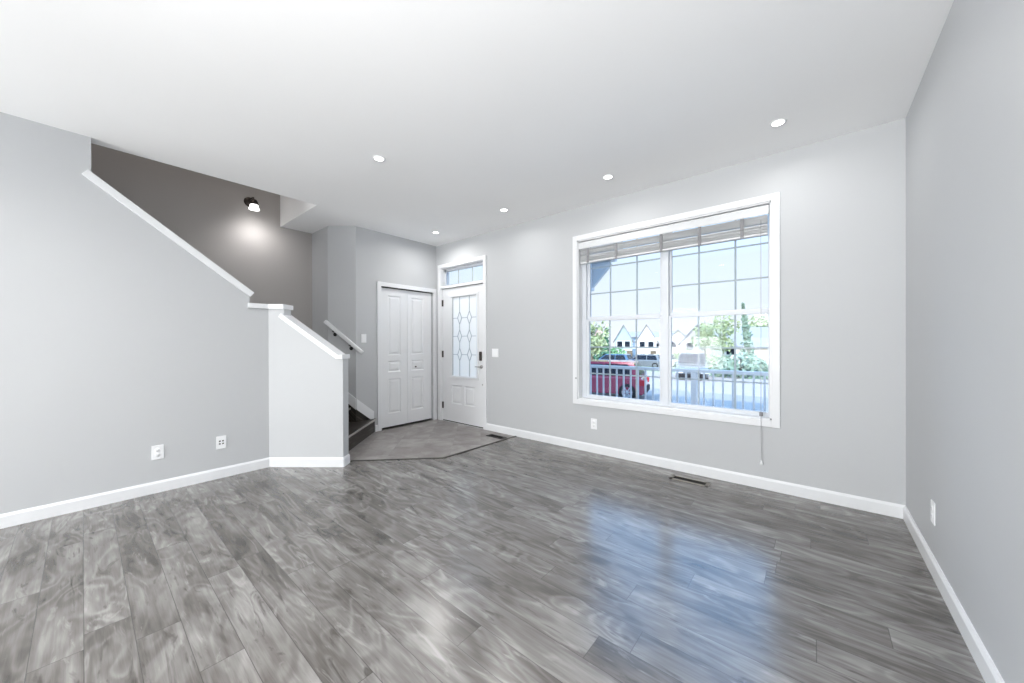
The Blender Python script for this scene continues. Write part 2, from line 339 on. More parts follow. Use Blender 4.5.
# left wall: full height part, then the knee wall that follows the stair down
ZA = lambda y: 2.452 - 0.781 * (y + 0.002)          # underside of the sloping cap over the left wall
mb = MB(); y0 = 0.047
mb.box(-4.216, XL, YB - 0.1, y0, -0.1, H)
mb.prism([(XL, y0, -0.1), (XL, 1.175, -0.1), (XL, 1.175, 1.548), (XL, 1.022, 1.548), (XL, 1.022, ZA(1.022)), (XL, y0, ZA(y0))], (-KT, 0, 0))
struct(mb.build('wall_left', 'wall'), 'long light grey wall on the left, sloping down beside the stairs', 'wall')
def P3(s_, z_, n_=0.0): q = A + AB * s_ + NB * n_; return Vector((q.x, q.y, z_))
ZL = lambda s_: 1.469 - 0.730 * (s_ - 0.109)
mb = MB(); mb.prism([P3(0, -0.1), P3(LAB, -0.1), P3(LAB, 1.056), P3(0.675, 1.056), P3(0.15, ZL(0.15)), P3(0.15, 1.548), P3(0, 1.548)], (NB.x * KT, NB.y * KT, 0))
struct(mb.build('wall_stair', 'wall'), 'low angled grey wall with sloping white cap at the stair foot', 'wall')
# caps
OV = 0.026
def cap_prof(y_a, y_b, z_f, thick, x0, x1, slope):
    n_ = Vector((0, slope, 1)).normalized() * thick
    a = Vector((x0, y_a, z_f(y_a))); b = Vector((x0, y_b, z_f(y_b)))
    return [a, b, b + n_, a + n_], (x1 - x0, 0, 0)
mb = MB(); pl, of = cap_prof(0.0, 1.022, ZA, 0.052, XL + OV, XL + 0.0005, 0.781)
pl2, of2 = cap_prof(y0 + 0.001, 1.022, ZA, 0.052, XL + 0.0005, XL - KT - OV, 0.781)
mb.prism(pl, of); mb.prism(pl2, of2)
struct(mb.build('trim_1', 'trim', bevel=0.003), 'long sloping white cap along the top of the left stair wall', 'trim')
mb = MB(); f0 = Vector((XL + OV, 1.006)); fc = A + Vector((OV, -OV * 0.46)); fe = A + AB * 0.160 - NB * OV; ge = A + AB * 0.160 + NB * (KT + OV); gc = Vector((XL - KT - OV, 1.25))
mb.slab([f0, fc, fe, ge, gc, (XL - KT - OV, 1.006)], 1.548, 1.594)
struct(mb.build('trim_2', 'trim', bevel=0.003), 'short level white cap at the bend of the stair wall', 'trim')
mb = MB(); nrm = Vector((AB.x * 0.73, AB.y * 0.73, 1)).normalized() * 0.042
q = [P3(0.109, ZL(0.109), -OV), P3(0.675, 1.056, -OV), P3(LAB + 0.006, 1.056, -OV), P3(LAB + 0.006, 1.100, -OV), P3(0.695, 1.100 - 0.004, -OV), P3(0.109, ZL(0.109), -OV) + nrm]
mb.prism(q, (NB.x * (KT + 2 * OV), NB.y * (KT + 2 * OV), 0))
struct(mb.build('trim_3', 'trim', bevel=0.003), 'lower sloping white cap of the angled stair wall', 'trim')
# rear wall behind the camera, two glazed openings assumed to let light in
RW = [(-3.9, -1.9, 0.0, 2.2), (-1.65, 0.15, 0.0, 2.2)]
mb = MB(); wall_grid(mb, 'x', YB - 0.14, YB, -4.2, XR, -0.1, H, RW)
struct(mb.build('wall_rear', 'wall'), 'light grey rear wall with two assumed tall glazed openings', 'wall')
for i, (x0, x1, z0, z1) in enumerate(RW):
    e = empty('window_%d' % (i + 3), ((x0 + x1) / 2, YB - 0.07, 0), 'tall glazed opening assumed in the unseen rear wall, ' + ('toward the stairs' if i == 0 else 'toward the right wall'), 'window', kind='structure')
    mb = MB(); xm = (x0 + x1) / 2
    for a, b in ((x0, x0 + 0.06), (xm - 0.04, xm + 0.04), (x1 - 0.06, x1)): mb.box(a, b, YB - 0.1, YB - 0.04, 0, z1)
    mb.box(x0, x1, YB - 0.1, YB - 0.04, 0, 0.07); mb.box(x0, x1, YB - 0.1, YB - 0.04, z1 - 0.06, z1)
    mb.build('window_frame', 'vinyl', e); MB().box(x0, x1, YB - 0.072, YB - 0.066, 0, z1).build('pane', 'glass', e)

# baseboards
BH, BT = 0.092, 0.014
def base_run(name, pts, label, hgt=BH):
    mb = MB()
    for a, b in zip(pts[:-1], pts[1:]):
        a, b = Vector(a), Vector(b); d = (b - a).normalized(); n = Vector((d.y, -d.x))
        prof = [(0, 0), (BT, 0), (BT, hgt - 0.016), (BT * 0.45, hgt), (0, hgt)]
        a2, b2 = a - d * (BT * 0.5 if a != Vector(pts[0]) else 0), b + d * (BT * 0.5 if b != Vector(pts[-1]) else 0)
        mb.prism([(a2.x + n.x * o, a2.y + n.y * o, z) for o, z in prof], ((b2 - a2).x, (b2 - a2).y, 0))
    return struct(mb.build(name, 'trim'), label, 'baseboard')
base_run('baseboard_left', [(XL, YB), (XL, 1.18), (B.x, B.y), tuple(B + NB * KT)], 'white baseboard along the left wall and angled stair wall')
base_run('baseboard_front', [(-3.488, YW), (XR, YW)], 'white baseboard under the large window')
base_run('baseboard_right', [(XR, YW - BT), (XR, YB)], 'white baseboard along the right wall')
base_run('baseboard_closet', [(XC, 2.565), (XC, 2.597)], 'tiny white baseboard piece between bottom stair and closet', 0.09)

# ------------------------------------------------------------------ doors
def panel_leaf(mb, o, u, n, W, Ht, T, panels):
    """door leaf: front face with recessed raised panels. o: lower corner of front face, u: width direction, n: outward normal"""
    o, u, n = Vector(o), Vector(u), Vector(n); zz = Vector((0, 0, 1))
    def P(a, b, d=0.0): return o + u * a + zz * b + n * d
    us = sorted({0, W, *[p[0] for p in panels], *[p[1] for p in panels]}); zs = sorted({0, Ht, *[p[2] for p in panels], *[p[3] for p in panels]})
    for i in range(len(us) - 1):
        for j in range(len(zs) - 1):
            um, zm = (us[i] + us[i + 1]) / 2, (zs[j] + zs[j + 1]) / 2
            if any(p[0] < um < p[1] and p[2] < zm < p[3] for p in panels): continue
            mb.add([P(us[i], zs[j]), P(us[i + 1], zs[j]), P(us[i + 1], zs[j + 1]), P(us[i], zs[j + 1])], [(0, 1, 2, 3)])
    for p in panels:
        if len(p) > 4: continue
        rings = [(0.0, 0.0), (0.012, -0.011), (0.020, -0.011), (0.044, -0.002)]
        pts = []
        for ins, dep in rings: pts += [P(p[0] + ins, p[2] + ins, dep), P(p[1] - ins, p[2] + ins, dep), P(p[1] - ins, p[3] - ins, dep), P(p[0] + ins, p[3] - ins, dep)]
        fs = [(r_ * 4 + k, r_ * 4 + (k + 1) % 4, r_ * 4 + 4 + (k + 1) % 4, r_ * 4 + 4 + k) for r_ in range(3) for k in range(4)] + [(12, 13, 14, 15)]
        mb.add(pts, fs)
    q = [P(0, 0), P(W, 0), P(W, Ht), P(0, Ht)]; q2 = [x - n * T for x in q]
    mb.add(q + q2, [(0, 4, 5, 1), (1, 5, 6, 2), (2, 6, 7, 3), (3, 7, 4, 0)])
    if not any(len(p) > 4 for p in panels): mb.add(q2, [(3, 2, 1, 0)])

# front door (door_1)
DY = YW + 0.022; dx0, dx1 = -4.468, -3.552; DW = dx1 - dx0; DH = 2.045
LT = (-4.240, -3.708, 0.712, 1.905)
d1 = empty('door_1', ((dx0 + dx1) / 2, DY, 0.012), 'white front door with leaded glass panel in the entry corner', 'door', kind='structure')
mb = MB(); lp = (LT[0] - dx0, LT[1] - dx0, LT[2] - 0.012, LT[3] - 0.012, 'hole')
panel_leaf(mb, (dx0, DY, 0.012), (1, 0, 0), (0, -1, 0), DW, DH - 0.012, 0.045,
           [lp, (0.212, 0.436, 0.27, 0.555), (0.500, 0.724, 0.27, 0.555)])
mb.build('slab', 'door', d1)
mb = MB(); fw = 0.036
for x0, x1, z0, z1 in ((LT[0] - fw, LT[1] + fw, LT[3], LT[3] + fw), (LT[0] - fw, LT[1] + fw, LT[2] - fw, LT[2]), (LT[0] - fw, LT[0], LT[2], LT[3]), (LT[1], LT[1] + fw, LT[2], LT[3])): mb.box(x0, x1, DY - 0.014, DY + 0.03, z0, z1)
mb.build('lite_frame', 'door', d1, bevel=0.006)
gl = MB().box(LT[0], LT[1], DY + 0.012, DY + 0.018, LT[2], LT[3]).build('glass_panel', 'obscure', d1)
mb = MB(); cw = 0.008; yy = DY + 0.008
vx = [LT[0] + (LT[1] - LT[0]) * f for f in (0.30, 0.70)]; dz = [LT[3] - (LT[3] - LT[2]) * f for f in (0.27, 0.50, 0.73)]
def came(a, b, w=cw): mb.bar((a[0], yy, a[1]), (b[0], yy, b[1]), w, 0.006, up=(0, 1, 0))
hw, hh = 0.045, 0.095
for x in vx:
    prev = LT[3]
    for z in dz:
        came((x, prev), (x, z + hh)); prev = z - hh
        for a, b in (((x, z + hh), (x + hw, z)), ((x + hw, z), (x, z - hh)), ((x, z - hh), (x - hw, z)), ((x - hw, z), (x, z + hh))): came(a, b)
    came((x, prev), (x, LT[2]))
for z in dz:
    came((LT[0], z), (vx[0] - hw, z)); came((vx[1] + hw, z), (LT[1], z)); came((vx[0] + hw, z), (vx[1] - hw, z))
for x, z0, z1 in ((LT[0] + 0.005, LT[2], LT[3]), (LT[1] - 0.005, LT[2], LT[3])): came((x, z0), (x, z1), 0.010)
came((LT[0], LT[3] - 0.005), (LT[1], LT[3] - 0.005), 0.010)
mb.build('leaded_came', 'came', gl)
mb = MB(); mb.box(-3.645, -3.600, DY - 0.020, DY, 0.955, 1.085); mb.lathe([(0, 0.010), (0.016, 0.010), (0.016, 0)], (-3.622, DY - 0.020, 1.05), (0, -1, 0)); k = mb.build('keypad_deadbolt', 'bronze', d1, bevel=0.006)
mb = MB(); mb.lathe([(0, 0.012), (0.024, 0.012), (0.026, 0)], (-3.612, DY, 0.868), (0, -1, 0)); mb.tube([(-3.612, DY - 0.01, 0.868), (-3.612, DY - 0.045, 0.868)], 0.009); mb.tube([(-3.606, DY - 0.045, 0.868), (-3.66, DY - 0.045, 0.870), (-3.705, DY - 0.040, 0.868)], 0.009, r1=0.006)
mb.build('lever_handle', 'nickel', d1)
MB().lathe([(0, 0.012), (0.009, 0.010), (0.010, 0)], (-3.588, DY, 0.615), (0, -1, 0), 12).build('door_viewer_knob', 'nickel', d1)
for z in (0.24, 1.035, 1.83):
    mb = MB(); mb.tube([(-4.468, DY - 0.008, z - 0.05), (-4.468, DY - 0.008, z + 0.05)], 0.008, 10); mb.box(-4.468, -4.445, DY - 0.003, DY, z - 0.05, z + 0.05); mb.build('hinge', 'bronze', d1)
MB().box(dx0 + 0.004, dx1 - 0.004, DY + 0.001, DY + 0.035, 0.0, 0.012).build('threshold_seal', 'gap', d1)
# casing of the front door and transom
mb = MB(); ct = 0.018
for x0, x1, z0, z1 in ((-4.540, -4.484, 0, 2.372), (-3.543, -3.488, 0, 2.372), (-4.540, -3.488, 2.372, 2.428)): mb.box(x0, x1, YW - ct, YW, z0, z1)
mb.box(-4.484, -4.470, YW - 0.004, YW + 0.16, 0, 2.372); mb.box(-3.550, -3.543, YW - 0.004, YW + 0.16, 0, 2.372)
mb.box(-4.478, -3.545, YW + 0.0, YW + 0.16, 2.06, 2.085); mb.box(-4.484, -3.543, YW, YW + 0.16, 2.360, 2.372); mb.box(-4.478, -3.545, YW - 0.004, YW + 0.012, 2.053, 2.090)
struct(mb.build('trim_front_door', 'trim', bevel=0.002), 'white casing around the front door and its transom', 'trim')
w2 = empty('window_2', (-4.01, YW + 0.1, 2.085), 'small three-pane transom window over the front door', 'window', kind='structure')
TX = (-4.470, -3.550, 2.085, 2.360); mb = MB(); ty = YW + 0.085
for x0, x1, z0, z1 in ((TX[0], TX[0] + 0.03, TX[2], TX[3]), (TX[1] - 0.03, TX[1], TX[2], TX[3]), (TX[0], TX[1], TX[2], TX[2] + 0.03), (TX[0], TX[1], TX[3] - 0.03, TX[3])): mb.box(x0, x1, ty - 0.015, ty + 0.03, z0, z1)
mb.build('window_frame', 'vinyl', w2)
MB().box(TX[0] + 0.03, TX[1] - 0.03, ty + 0.004, ty + 0.010, TX[2] + 0.03, TX[3] - 0.03).build('pane', 'glass', w2)
for f in (1 / 3, 2 / 3):
    xx = TX[0] + (TX[1] - TX[0]) * f; MB().box(xx - 0.007, xx + 0.007, ty - 0.002, ty + 0.003, TX[2] + 0.03, TX[3] - 0.03).build('muntin', 'muntin', w2)

# closet bifold doors (door_2)
cx = XC - 0.030; y0c, y1c = 2.660, 3.534; ym = (y0c + y1c) / 2; ch = 1.985
d2o = empty('door_2', (cx, ym, 0.02), 'white panelled bifold closet doors beside the front door', 'door', kind='structure')
lw = (y1c - y0c) / 2 - 0.0015
for i, ys in enumerate((y0c, ym + 0.0015)):
    mb = MB(); z0 = 0.022
    pu = (0.122, lw - 0.110) if i == 0 else (0.066, lw - 0.148)
    panel_leaf(mb, (cx, ys, z0), (0, 1, 0), (1, 0, 0), lw, ch - z0, 0.032, [(pu[0], pu[1], 0.195 - z0 + 0.01, 0.700 - z0), (pu[0], pu[1], 0.795 - z0, 0.955 - z0), (pu[0], pu[1], 1.035 - z0, 1.885 - z0)])
    lf = mb.build('leaf', 'door', d2o)
    if i: MB().lathe([(0, 0.028), (0.010, 0.026), (0.013, 0.018), (0.007, 0.010), (0.007, 0), (0, 0)], (cx, 3.232, 0.852), (1, 0, 0), 14).build('knob', 'bronze', lf)
MB().box(XC - 0.10, cx + 0.012, 2.657, 3.543, ch + 0.002, 1.999).build('track', 'gap', d2o)
MB().box(cx - 0.08, cx - 0.040, 2.657, 3.543, 0.001, ch).build('gap_shade_panel', 'gap', d2o)  # dark sheet added as painted shade behind the closet door gaps
mb = MB()
for y_0, y_1, z0, z1 in ((2.597, 2.655, 0, 1.998), (3.545, 3.603, 0, 1.998), (2.597, 3.603, 1.998, 2.056)): mb.box(XC, XC + 0.018, y_0, y_1, z0, z1)
mb.box(XC - 0.12, XC + 0.002, 2.648, 2.657, 0, 1.998)
struct(mb.build('trim_closet', 'trim', bevel=0.002), 'white casing around the closet doors', 'trim')

# ------------------------------------------------------------------ big window (window_1)
w1 = empty('window_1', (-1.16, YW + 0.08, 0.57), 'large white twin window with grilles overlooking the street', 'window', kind='structure')
x0, x1, z0, z1 = WIN; FY = YW + 0.075
mb = MB(); c = 0.056
for a, b, p, q in ((x0 - c, x0, z0 - c, z1 + c), (x1, x1 + c, z0 - c, z1 + c), (x0, x1, z1, z1 + c), (x0, x1, z0 - c, z0)): mb.box(a, b, YW - 0.018, YW, p, q)
mb.build('casing', 'trim', w1, bevel=0.003)
mb = MB(); j = 0.012
mb.box(x0, x0 + j, YW - 0.002, YW + 0.16, z0, z1); mb.box(x1 - j, x1, YW - 0.002, YW + 0.16, z0, z1); mb.box(x0, x1, YW - 0.002, YW + 0.16, z0, z0 + j); mb.box(x0, x1, YW - 0.002, YW + 0.16, z1 - j, z1)
mb.build('jamb', 'trim', w1)
gL, gR = (-1.952, -1.178), (-1.068, -0.294); zt, zm0, zm1, zb = 2.305, 1.452, 1.500, 0.622
mb = MB()
mb.box(x0 + j, gL[0] - 0.035, FY, FY + 0.07, z0 + j, z1 - j); mb.box(gR[1] + 0.012, x1 - j, FY, FY + 0.07, z0 + j, z1 - j)
mb.box(gL[1] + 0.022, gR[0] - 0.022, FY - 0.004, FY + 0.07, z0 + j, z1 - j)
for xa, xb in ((gL[0] - 0.035, gL[1] + 0.022), (gR[0] - 0.022, gR[1] + 0.012)): mb.box(xa, xb, FY, FY + 0.07, z0 + j, z0 + j + 0.016); mb.box(xa, xb, FY, FY + 0.07, z1 - j - 0.016, z1 - j)
mb.build('window_frame', 'vinyl', w1, bevel=0.002)
for gx0, gx1 in (gL, gR):
    so = 0.022 if gx0 == gR[0] else 0.035; si = 0.012 if gx0 == gR[0] else 0.022
    for low in (0, 1):
        za, zb_ = (zb, zm0) if low else (zm1, zt); fy = FY + (0.004 if low else 0.026)
        mb = MB()
        mb.box(gx0 - so, gx0, fy, fy + 0.032, za - 0.022, zb_ + 0.020); mb.box(gx1, gx1 + si, fy, fy + 0.032, za - 0.022, zb_ + 0.020)
        mb.box(gx0, gx1, fy, fy + 0.032, zb_, zb_ + 0.024); mb.box(gx0, gx1, fy, fy + 0.032, za - 0.024, za)
        sash = mb.build('sash', 'vinyl', w1, bevel=0.002)
        MB().box(gx0, gx1, fy + 0.010, fy + 0.014, za, zb_).build('pane', 'glass', sash)
        mb = MB(); ce = (gx0 + gx1) / 2; g0, g1 = fy + 0.015, fy + 0.020
        for xx in (ce - 0.147, ce + 0.147): mb.box(xx - 0.0075, xx + 0.0075, g0, g1, za, zb_)
        for zz in ((0.862, 1.160) if low else (1.761, 2.052)): mb.box(gx0, gx1, g0 + 0.0005, g1 - 0.0005, zz - 0.0065, zz + 0.0065)
        mb.build('grille', 'muntin', sash)

# raised horizontal blind
bl = empty('window_blind', (-1.16, YW + 0.04, 2.34), 'white slatted blind pulled up to the top of the large window', 'blind')
bx0, bx1 = x0 + j + 0.006, x1 - j - 0.006; by = YW + 0.036
MB().box(bx0, bx1, by - 0.030, by + 0.026, 2.292, 2.340).build('headrail', 'slat', bl, bevel=0.002)
mb = MB(); mb.prism([(bx0, by - 0.040, 2.262), (bx0, by - 0.032, 2.262), (bx0, by - 0.032, 2.338), (bx0, by - 0.036, 2.338), (bx0, by - 0.043, 2.322), (bx0, by - 0.043, 2.274)], (bx1 - bx0, 0, 0)); mb.build('valance', 'slat', bl)
rb_ = random.Random(3)
zl = [2.258 - 0.0082 * q for q in range(8)] + [2.186 - 0.0078 * q for q in range(9)]
for k, zs in enumerate(zl):
    t0, t1 = rb_.uniform(-0.004, 0.004), rb_.uniform(-0.003, 0.003); sh = rb_.uniform(-0.004, 0.004)
    pr_ = lambda x, t: [(x, by - 0.025 + sh, zs + t), (x, by + 0.025 + sh, zs - t), (x, by + 0.025 + sh, zs - t + 0.003), (x, by + sh, zs + 0.0045), (x, by - 0.025 + sh, zs + t + 0.003)]
    mb = MB(); mb.add(pr_(bx0 + 0.01, t0) + pr_(bx1 - 0.01, t1), [(0, 1, 2, 3, 4), (9, 8, 7, 6, 5)] + [((q + 1) % 5, q, 5 + q, 5 + (q + 1) % 5) for q in range(5)])
    mb.build('slat', 'slat', bl)
MB().box(bx0 + 0.01, bx1 - 0.01, by - 0.025, by + 0.025, 2.100, 2.119).build('bottom_rail', 'slat', bl, bevel=0.003)
for xx in (-1.93, -1.60, -1.14, -0.80, -0.47):
    MB().box(xx - 0.013, xx + 0.013, by - 0.0310, by - 0.0292, 2.098, 2.262).build('ladder_tape', 'tape', bl)
    MB().lathe([(0, 0.007), (0.008, 0.006), (0.010, 0)], (xx, by - 0.0295, 2.176), (0, -1, 0), 12).build('cord_button', 'tape', bl)
mb = MB(); cxp = -0.336; mb.tube([(cxp, by - 0.044, 2.22), (cxp + 0.001, by - 0.046, 1.4), (cxp, by - 0.047, 0.64), (cxp + 0.002, YW - 0.026, 0.50), (cxp + 0.004, YW - 0.024, 0.23)], 0.0022, 6); cd = mb.build('pull_cord', 'cord', bl)
MB().lathe([(0, 0.03), (0.004, 0.028), (0.010, 0.0), (0.008, -0.006), (0, -0.008)], (cxp + 0.004, YW - 0.024, 0.208), (0, 0, 1), 12).build('tassel', 'plate', cd)
MB().box(cxp - 0.012, cxp + 0.012, YW - 0.004, YW + 0.02, 0.598, 0.628).build('cord_cleat', 'tape', bl)
for xx in (x0 - 0.012, x1 - 0.004): MB().box(xx - 0.006, xx + 0.006, YW - 0.024, YW - 0.018, 0.80 if xx < -1 else 0.578, 0.815 if xx < -1 else 0.590).build('hold_down_bracket', 'tape', bl)

# ------------------------------------------------------------------ staircase at the entry
st = empty('staircase', (-4.2, 2.1, 0), 'dark brown laminate stairs with pale nosing at the entry', 'stairs')
E1 = Vector((-4.585, 2.548)); K1 = Vector((-3.757, 1.660)); rd = (E1 - K1).normalized(); bk = Vector((-rd.y, rd.x))     # bk: up the flight
if bk.x > 0: bk = -bk
def clipline(P, d, P2, d2_):  # intersection of two lines
    den = d.x * d2_.y - d.y * d2_.x; t = ((P2.x - P.x) * d2_.y - (P2.y - P.y) * d2_.x) / den; return P + d * t
Kb = A + NB * (KT + 0.002)                                # back face of the angled knee wall
Cq, Cd = C1 + Vector((0.0035, -0.0035)), (C2 - C1)
def line_ends(off):
    P = K1 + bk * off; a = clipline(P, rd, Kb, AB)
    b = clipline(P, rd, Vector((XC + 0.003, 0)), Vector((0, 1)))
    if b.y < C1.y + 0.01: b = clipline(P, rd, Cq, Cd)
    return a, b
RUN, RISE = 0.265, 0.183
for i in range(3):
    a, b = line_ends(RUN * i); zt_ = RISE * (i + 1)
    MB().prism([(a.x, a.y, zt_ - RISE + (0.0 if i == 0 else 0.0)), (b.x, b.y, zt_ - RISE), (b.x, b.y, zt_ - 0.02), (a.x, a.y, zt_ - 0.02)], (bk.x * 0.018, bk.y * 0.018, 0)).build('riser', 'stair', st)
    na, nb = line_ends(RUN * i - 0.02)
    if i < 2:
        fa, fb = line_ends(RUN * (i + 1) + 0.017); poly = [na, nb]
        if nb.x > XC - 0.01 and fb.y < C1.y: poly.append(C1 + Vector((0.003, 0)))
        poly += [fb, fa]
    else: poly = [na, nb, C2 + Vector((0.002, -0.004)), Vector((XS + 0.003, 2.061)), Vector((XS + 0.003, 1.2)), Vector((XL - KT - 0.003, 1.2)), Vector((XL - KT - 0.003, 1.24))]
    tr = MB().slab([tuple(q) for q in poly], zt_ - 0.02, zt_).build('tread' if i < 2 else 'landing', 'stair', st)
    MB().prism([(na.x, na.y, zt_ - 0.022), (nb.x, nb.y, zt_ - 0.022), (nb.x, nb.y, zt_ + 0.002), (na.x, na.y, zt_ + 0.002)], (-bk.x * 0.004, -bk.y * 0.004, 0)).build('nosing', 'nosing', tr)
# white skirt above a dark side board, following the closet wall then the angled wall
sk = 0.014
def skirt(zlo, zhi, mat, name, t):
    mb = MB()
    d = (C2 - C1).normalized(); n = Vector((-d.y, d.x)); n = n if n.x > 0 else -n
    e_y = 2.540 if mat == 'trim' else 2.552
    pts = [(Vector((XC, e_y)), 0.0), (C1, e_y - C1.y), (C1 + d * 0.36, e_y - C1.y + 0.36)]
    def zz(f, s_): return f(s_)
    # piece on the closet wall
    a, b = pts[0], pts[1]
    mb.prism([(XC, a[0].y, zlo(a[1])), (XC, a[0].y, zhi(a[1])), (XC, b[0].y, zhi(b[1])), (XC, b[0].y, zlo(b[1]))], (t, 0, 0))
    a, b = pts[1], pts[2]
    mb.prism([(a[0].x, a[0].y, zlo(a[1])), (a[0].x, a[0].y, zhi(a[1])), (b[0].x, b[0].y, zhi(b[1])), (b[0].x, b[0].y, zlo(b[1]))], (n.x * t, n.y * t, 0))
    return mb.build(name, mat, st)
SKS = 0.83
skirt(lambda s_: 0.142 + SKS * s_, lambda s_: 0.284 + SKS * s_, 'trim', 'skirt_board', 0.016)
skirt(lambda s_: 0.0, lambda s_: 0.138 + SKS * s_, 'stair', 'side_board', 0.010)

# handrail on the angled wall
d = (C2 - C1).normalized(); n = Vector((-d.y, d.x)); n = n if n.x > 0 else -n
hr = empty('handrail', (C1.x, C1.y, 1.1), 'short white handrail on black brackets beside the bottom stairs', 'handrail')
ra = Vector((-4.511, 2.348)); rb = Vector((-4.863, 2.021)); za_, zb_ = 1.082, 1.498
mb = MB(); mb.bar((ra.x, ra.y, za_), (rb.x, rb.y, zb_), 0.040, 0.050); mb.build('rail', 'trim', hr, bevel=0.012, bseg=3)
for f in (0.32, 0.76):
    q = ra.lerp(rb, f); z = za_ + (zb_ - za_) * f; w = q - n * ((q - C1).dot(n))
    mb = MB(); mb.lathe([(0, 0.008), (0.022, 0.006), (0.024, 0)], (w.x, w.y, z - 0.075), (n.x, n.y, 0), 14); mb.tube([(w.x, w.y, z - 0.075), (q.x - n.x * 0.012, q.y - n.y * 0.012, z - 0.07), (q.x, q.y, z - 0.036)], 0.007, 8); mb.box(q.x - 0.016, q.x + 0.016, q.y - 0.016, q.y + 0.016, z - 0.040, z - 0.028)
    mb.build('bracket', 'black', hr)

# stairwell sconce
sy_, sz_ = 1.34, 2.965
sc = empty('wall_sconce', (XS, sy_, sz_), 'small lit bronze wall sconce high in the stairwell', 'lamp')
MB().lathe([(0, 0.022), (0.05, 0.020), (0.06, 0.0)], (XS, sy_, sz_), (1, 0, 0), 20).build('back_plate', 'bronze', sc)
MB().tube([(XS + 0.015, sy_, sz_), (XS + 0.09, sy_, sz_ + 0.025), (XS + 0.165, sy_, sz_ + 0.01), (XS + 0.185, sy_, sz_ - 0.03)], 0.009, 10).build('arm', 'bronze', sc)
MB().lathe([(0, 0.0), (0.03, 0.0), (0.042, -0.03), (0.046, -0.062), (0.040, -0.062)], (XS + 0.185, sy_, sz_ - 0.02), (0, 0, 1), 20).build('socket_cup', 'bronze', sc)
MB().lathe([(0.040, 0.0), (0.046, -0.03), (0.054, -0.050), (0.057, -0.056)], (XS + 0.185, sy_, sz_ - 0.080), (0, 0, 1), 20).build('glass_shade', 'shade', sc)
lamp('sconce_bulb', 'SPOT', (XS + 0.29, sy_ + 0.03, sz_ - 0.24), 11, (1.0, 0.98, 0.98), (-0.60, 0.12, -1), spot_size=R(150), spot_blend=1.0, shadow_soft_size=0.12)
lamp('stairwell_fill', 'POINT', (XS + 0.6, 0.6, 4.9), 24, (1.0, 0.93, 0.86), shadow_soft_size=0.2)  # added fill lamp without a fixture, lifts the dark stairwell walls

# ------------------------------------------------------------------ recessed ceiling lights
rl = empty('recessed_light', (-0.19, 3.12, H), 'recessed ceiling light nearest the right wall, above the window end', 'ceiling light', 'recessed lights in the living room ceiling')
MB().lathe([(0.036, -0.002), (0.047, -0.006), (0.050, 0.0)], (0, 0, 0), (0, 0, 1), 28).build('trim_ring', 'plate', rl, local=True)
MB().lathe([(0, -0.0035), (0.036, -0.003)], (0, 0, 0), (0, 0, 1), 28).build('lens', 'lens', rl, local=True)
SPOTS = [(-0.19, 3.12, None), (-1.457, 3.125, 'recessed ceiling light above the left half of the large window'), (-2.736, 3.127, 'recessed ceiling light between the front door and the window'),
         (-4.014, 3.155, 'recessed ceiling light in the entry corner above the doors'), (-2.759, 1.584, 'recessed ceiling light alone in the middle of the ceiling')]
for x, y, lb in SPOTS:
    if lb: dup(rl, (x, y, H), 0, lb)
    lamp('recessed_lamp', 'AREA', (x, y, H - 0.012), 7.5 if x < -4 else 3.2, (1.0, 0.985, 0.965), (0, 0, -1), shape='DISK', size=0.07, spread=R(165))

# ------------------------------------------------------------------ outlets, switches, registers
def plate(root, w, h): MB().box(-w / 2, w / 2, -0.006, 0, -h / 2, h / 2).build('cover_plate', 'plate', root, bevel=0.003, local=True)
def duplex(name, loc, rz, label, dark=False):
    o = empty(name, loc, label, 'outlet', 'white wall outlets', rz=rz); plate(o, 0.072, 0.116)
    for s_ in (-1, 1):
        f = MB().lathe([(0, 0.0025), (0.015, 0.0025), (0.0165, 0)], (0, -0.006, 0.020 * s_), (0, -1, 0), 20).build('receptacle', 'plate', o, local=True)
        mb = MB()
        for dx_ in (-0.0065, 0.0065): mb.box(dx_ - (0.0024 if dark else 0.0014), dx_ + (0.0024 if dark else 0.0014), -0.0094, -0.0085, 0.020 * s_ - 0.002, 0.020 * s_ + 0.007)
        mb.lathe([(0, 0.0010), (0.0025, 0.0010), (0.0025, 0)], (0, -0.0085, 0.020 * s_ - 0.008), (0, -1, 0), 8)
        mb.build('slots', 'slot' if dark else 'cord', f, local=True)
    return o
duplex('wall_outlet', (XL, 0.392, 0.326), R(90), 'white outlet on the left wall, the one farther from the stairs')
o = empty('wall_outlet', (XL, 0.803, 0.320), 'white four-jack plate on the left wall, nearer the stairs', 'outlet', 'white wall outlets', rz=R(90)); plate(o, 0.072, 0.116)
for a in (-1, 1):
    for b in (-1, 1): MB().box(a * 0.0115 - 0.006, a * 0.0115 + 0.006, -0.0075, -0.0055, b * 0.012 - 0.006, b * 0.012 + 0.006).build('jack', 'slot', o, local=True)
duplex('wall_outlet', (-1.855, YW, 0.316), 0, 'white outlet under the large window')
duplex('wall_outlet', (XR, 2.862, 0.318), R(-90), 'white outlet low on the right wall')
def switch(loc, rz, n_, label):
    w = 0.072 if n_ == 1 else 0.118
    o = empty('light_switch', loc, label, 'light switch', 'white wall switches', rz=rz); plate(o, w, 0.116)
    for k in range(n_):
        xx = 0 if n_ == 1 else (-0.023 + 0.046 * k); MB().prism([(xx - 0.0165, -0.006, -0.033), (xx - 0.0165, -0.010, -0.033), (xx - 0.0165, -0.0065, 0.033), (xx - 0.0165, -0.006, 0.033)], (0.033, 0, 0)).build('rocker', 'plate', o, local=True)
switch((-3.325, YW, 1.072), 0, 2, 'white double switch plate right of the front door')
switch((XC, 2.405, 1.272), R(90), 1, 'white single switch between the handrail and the closet')
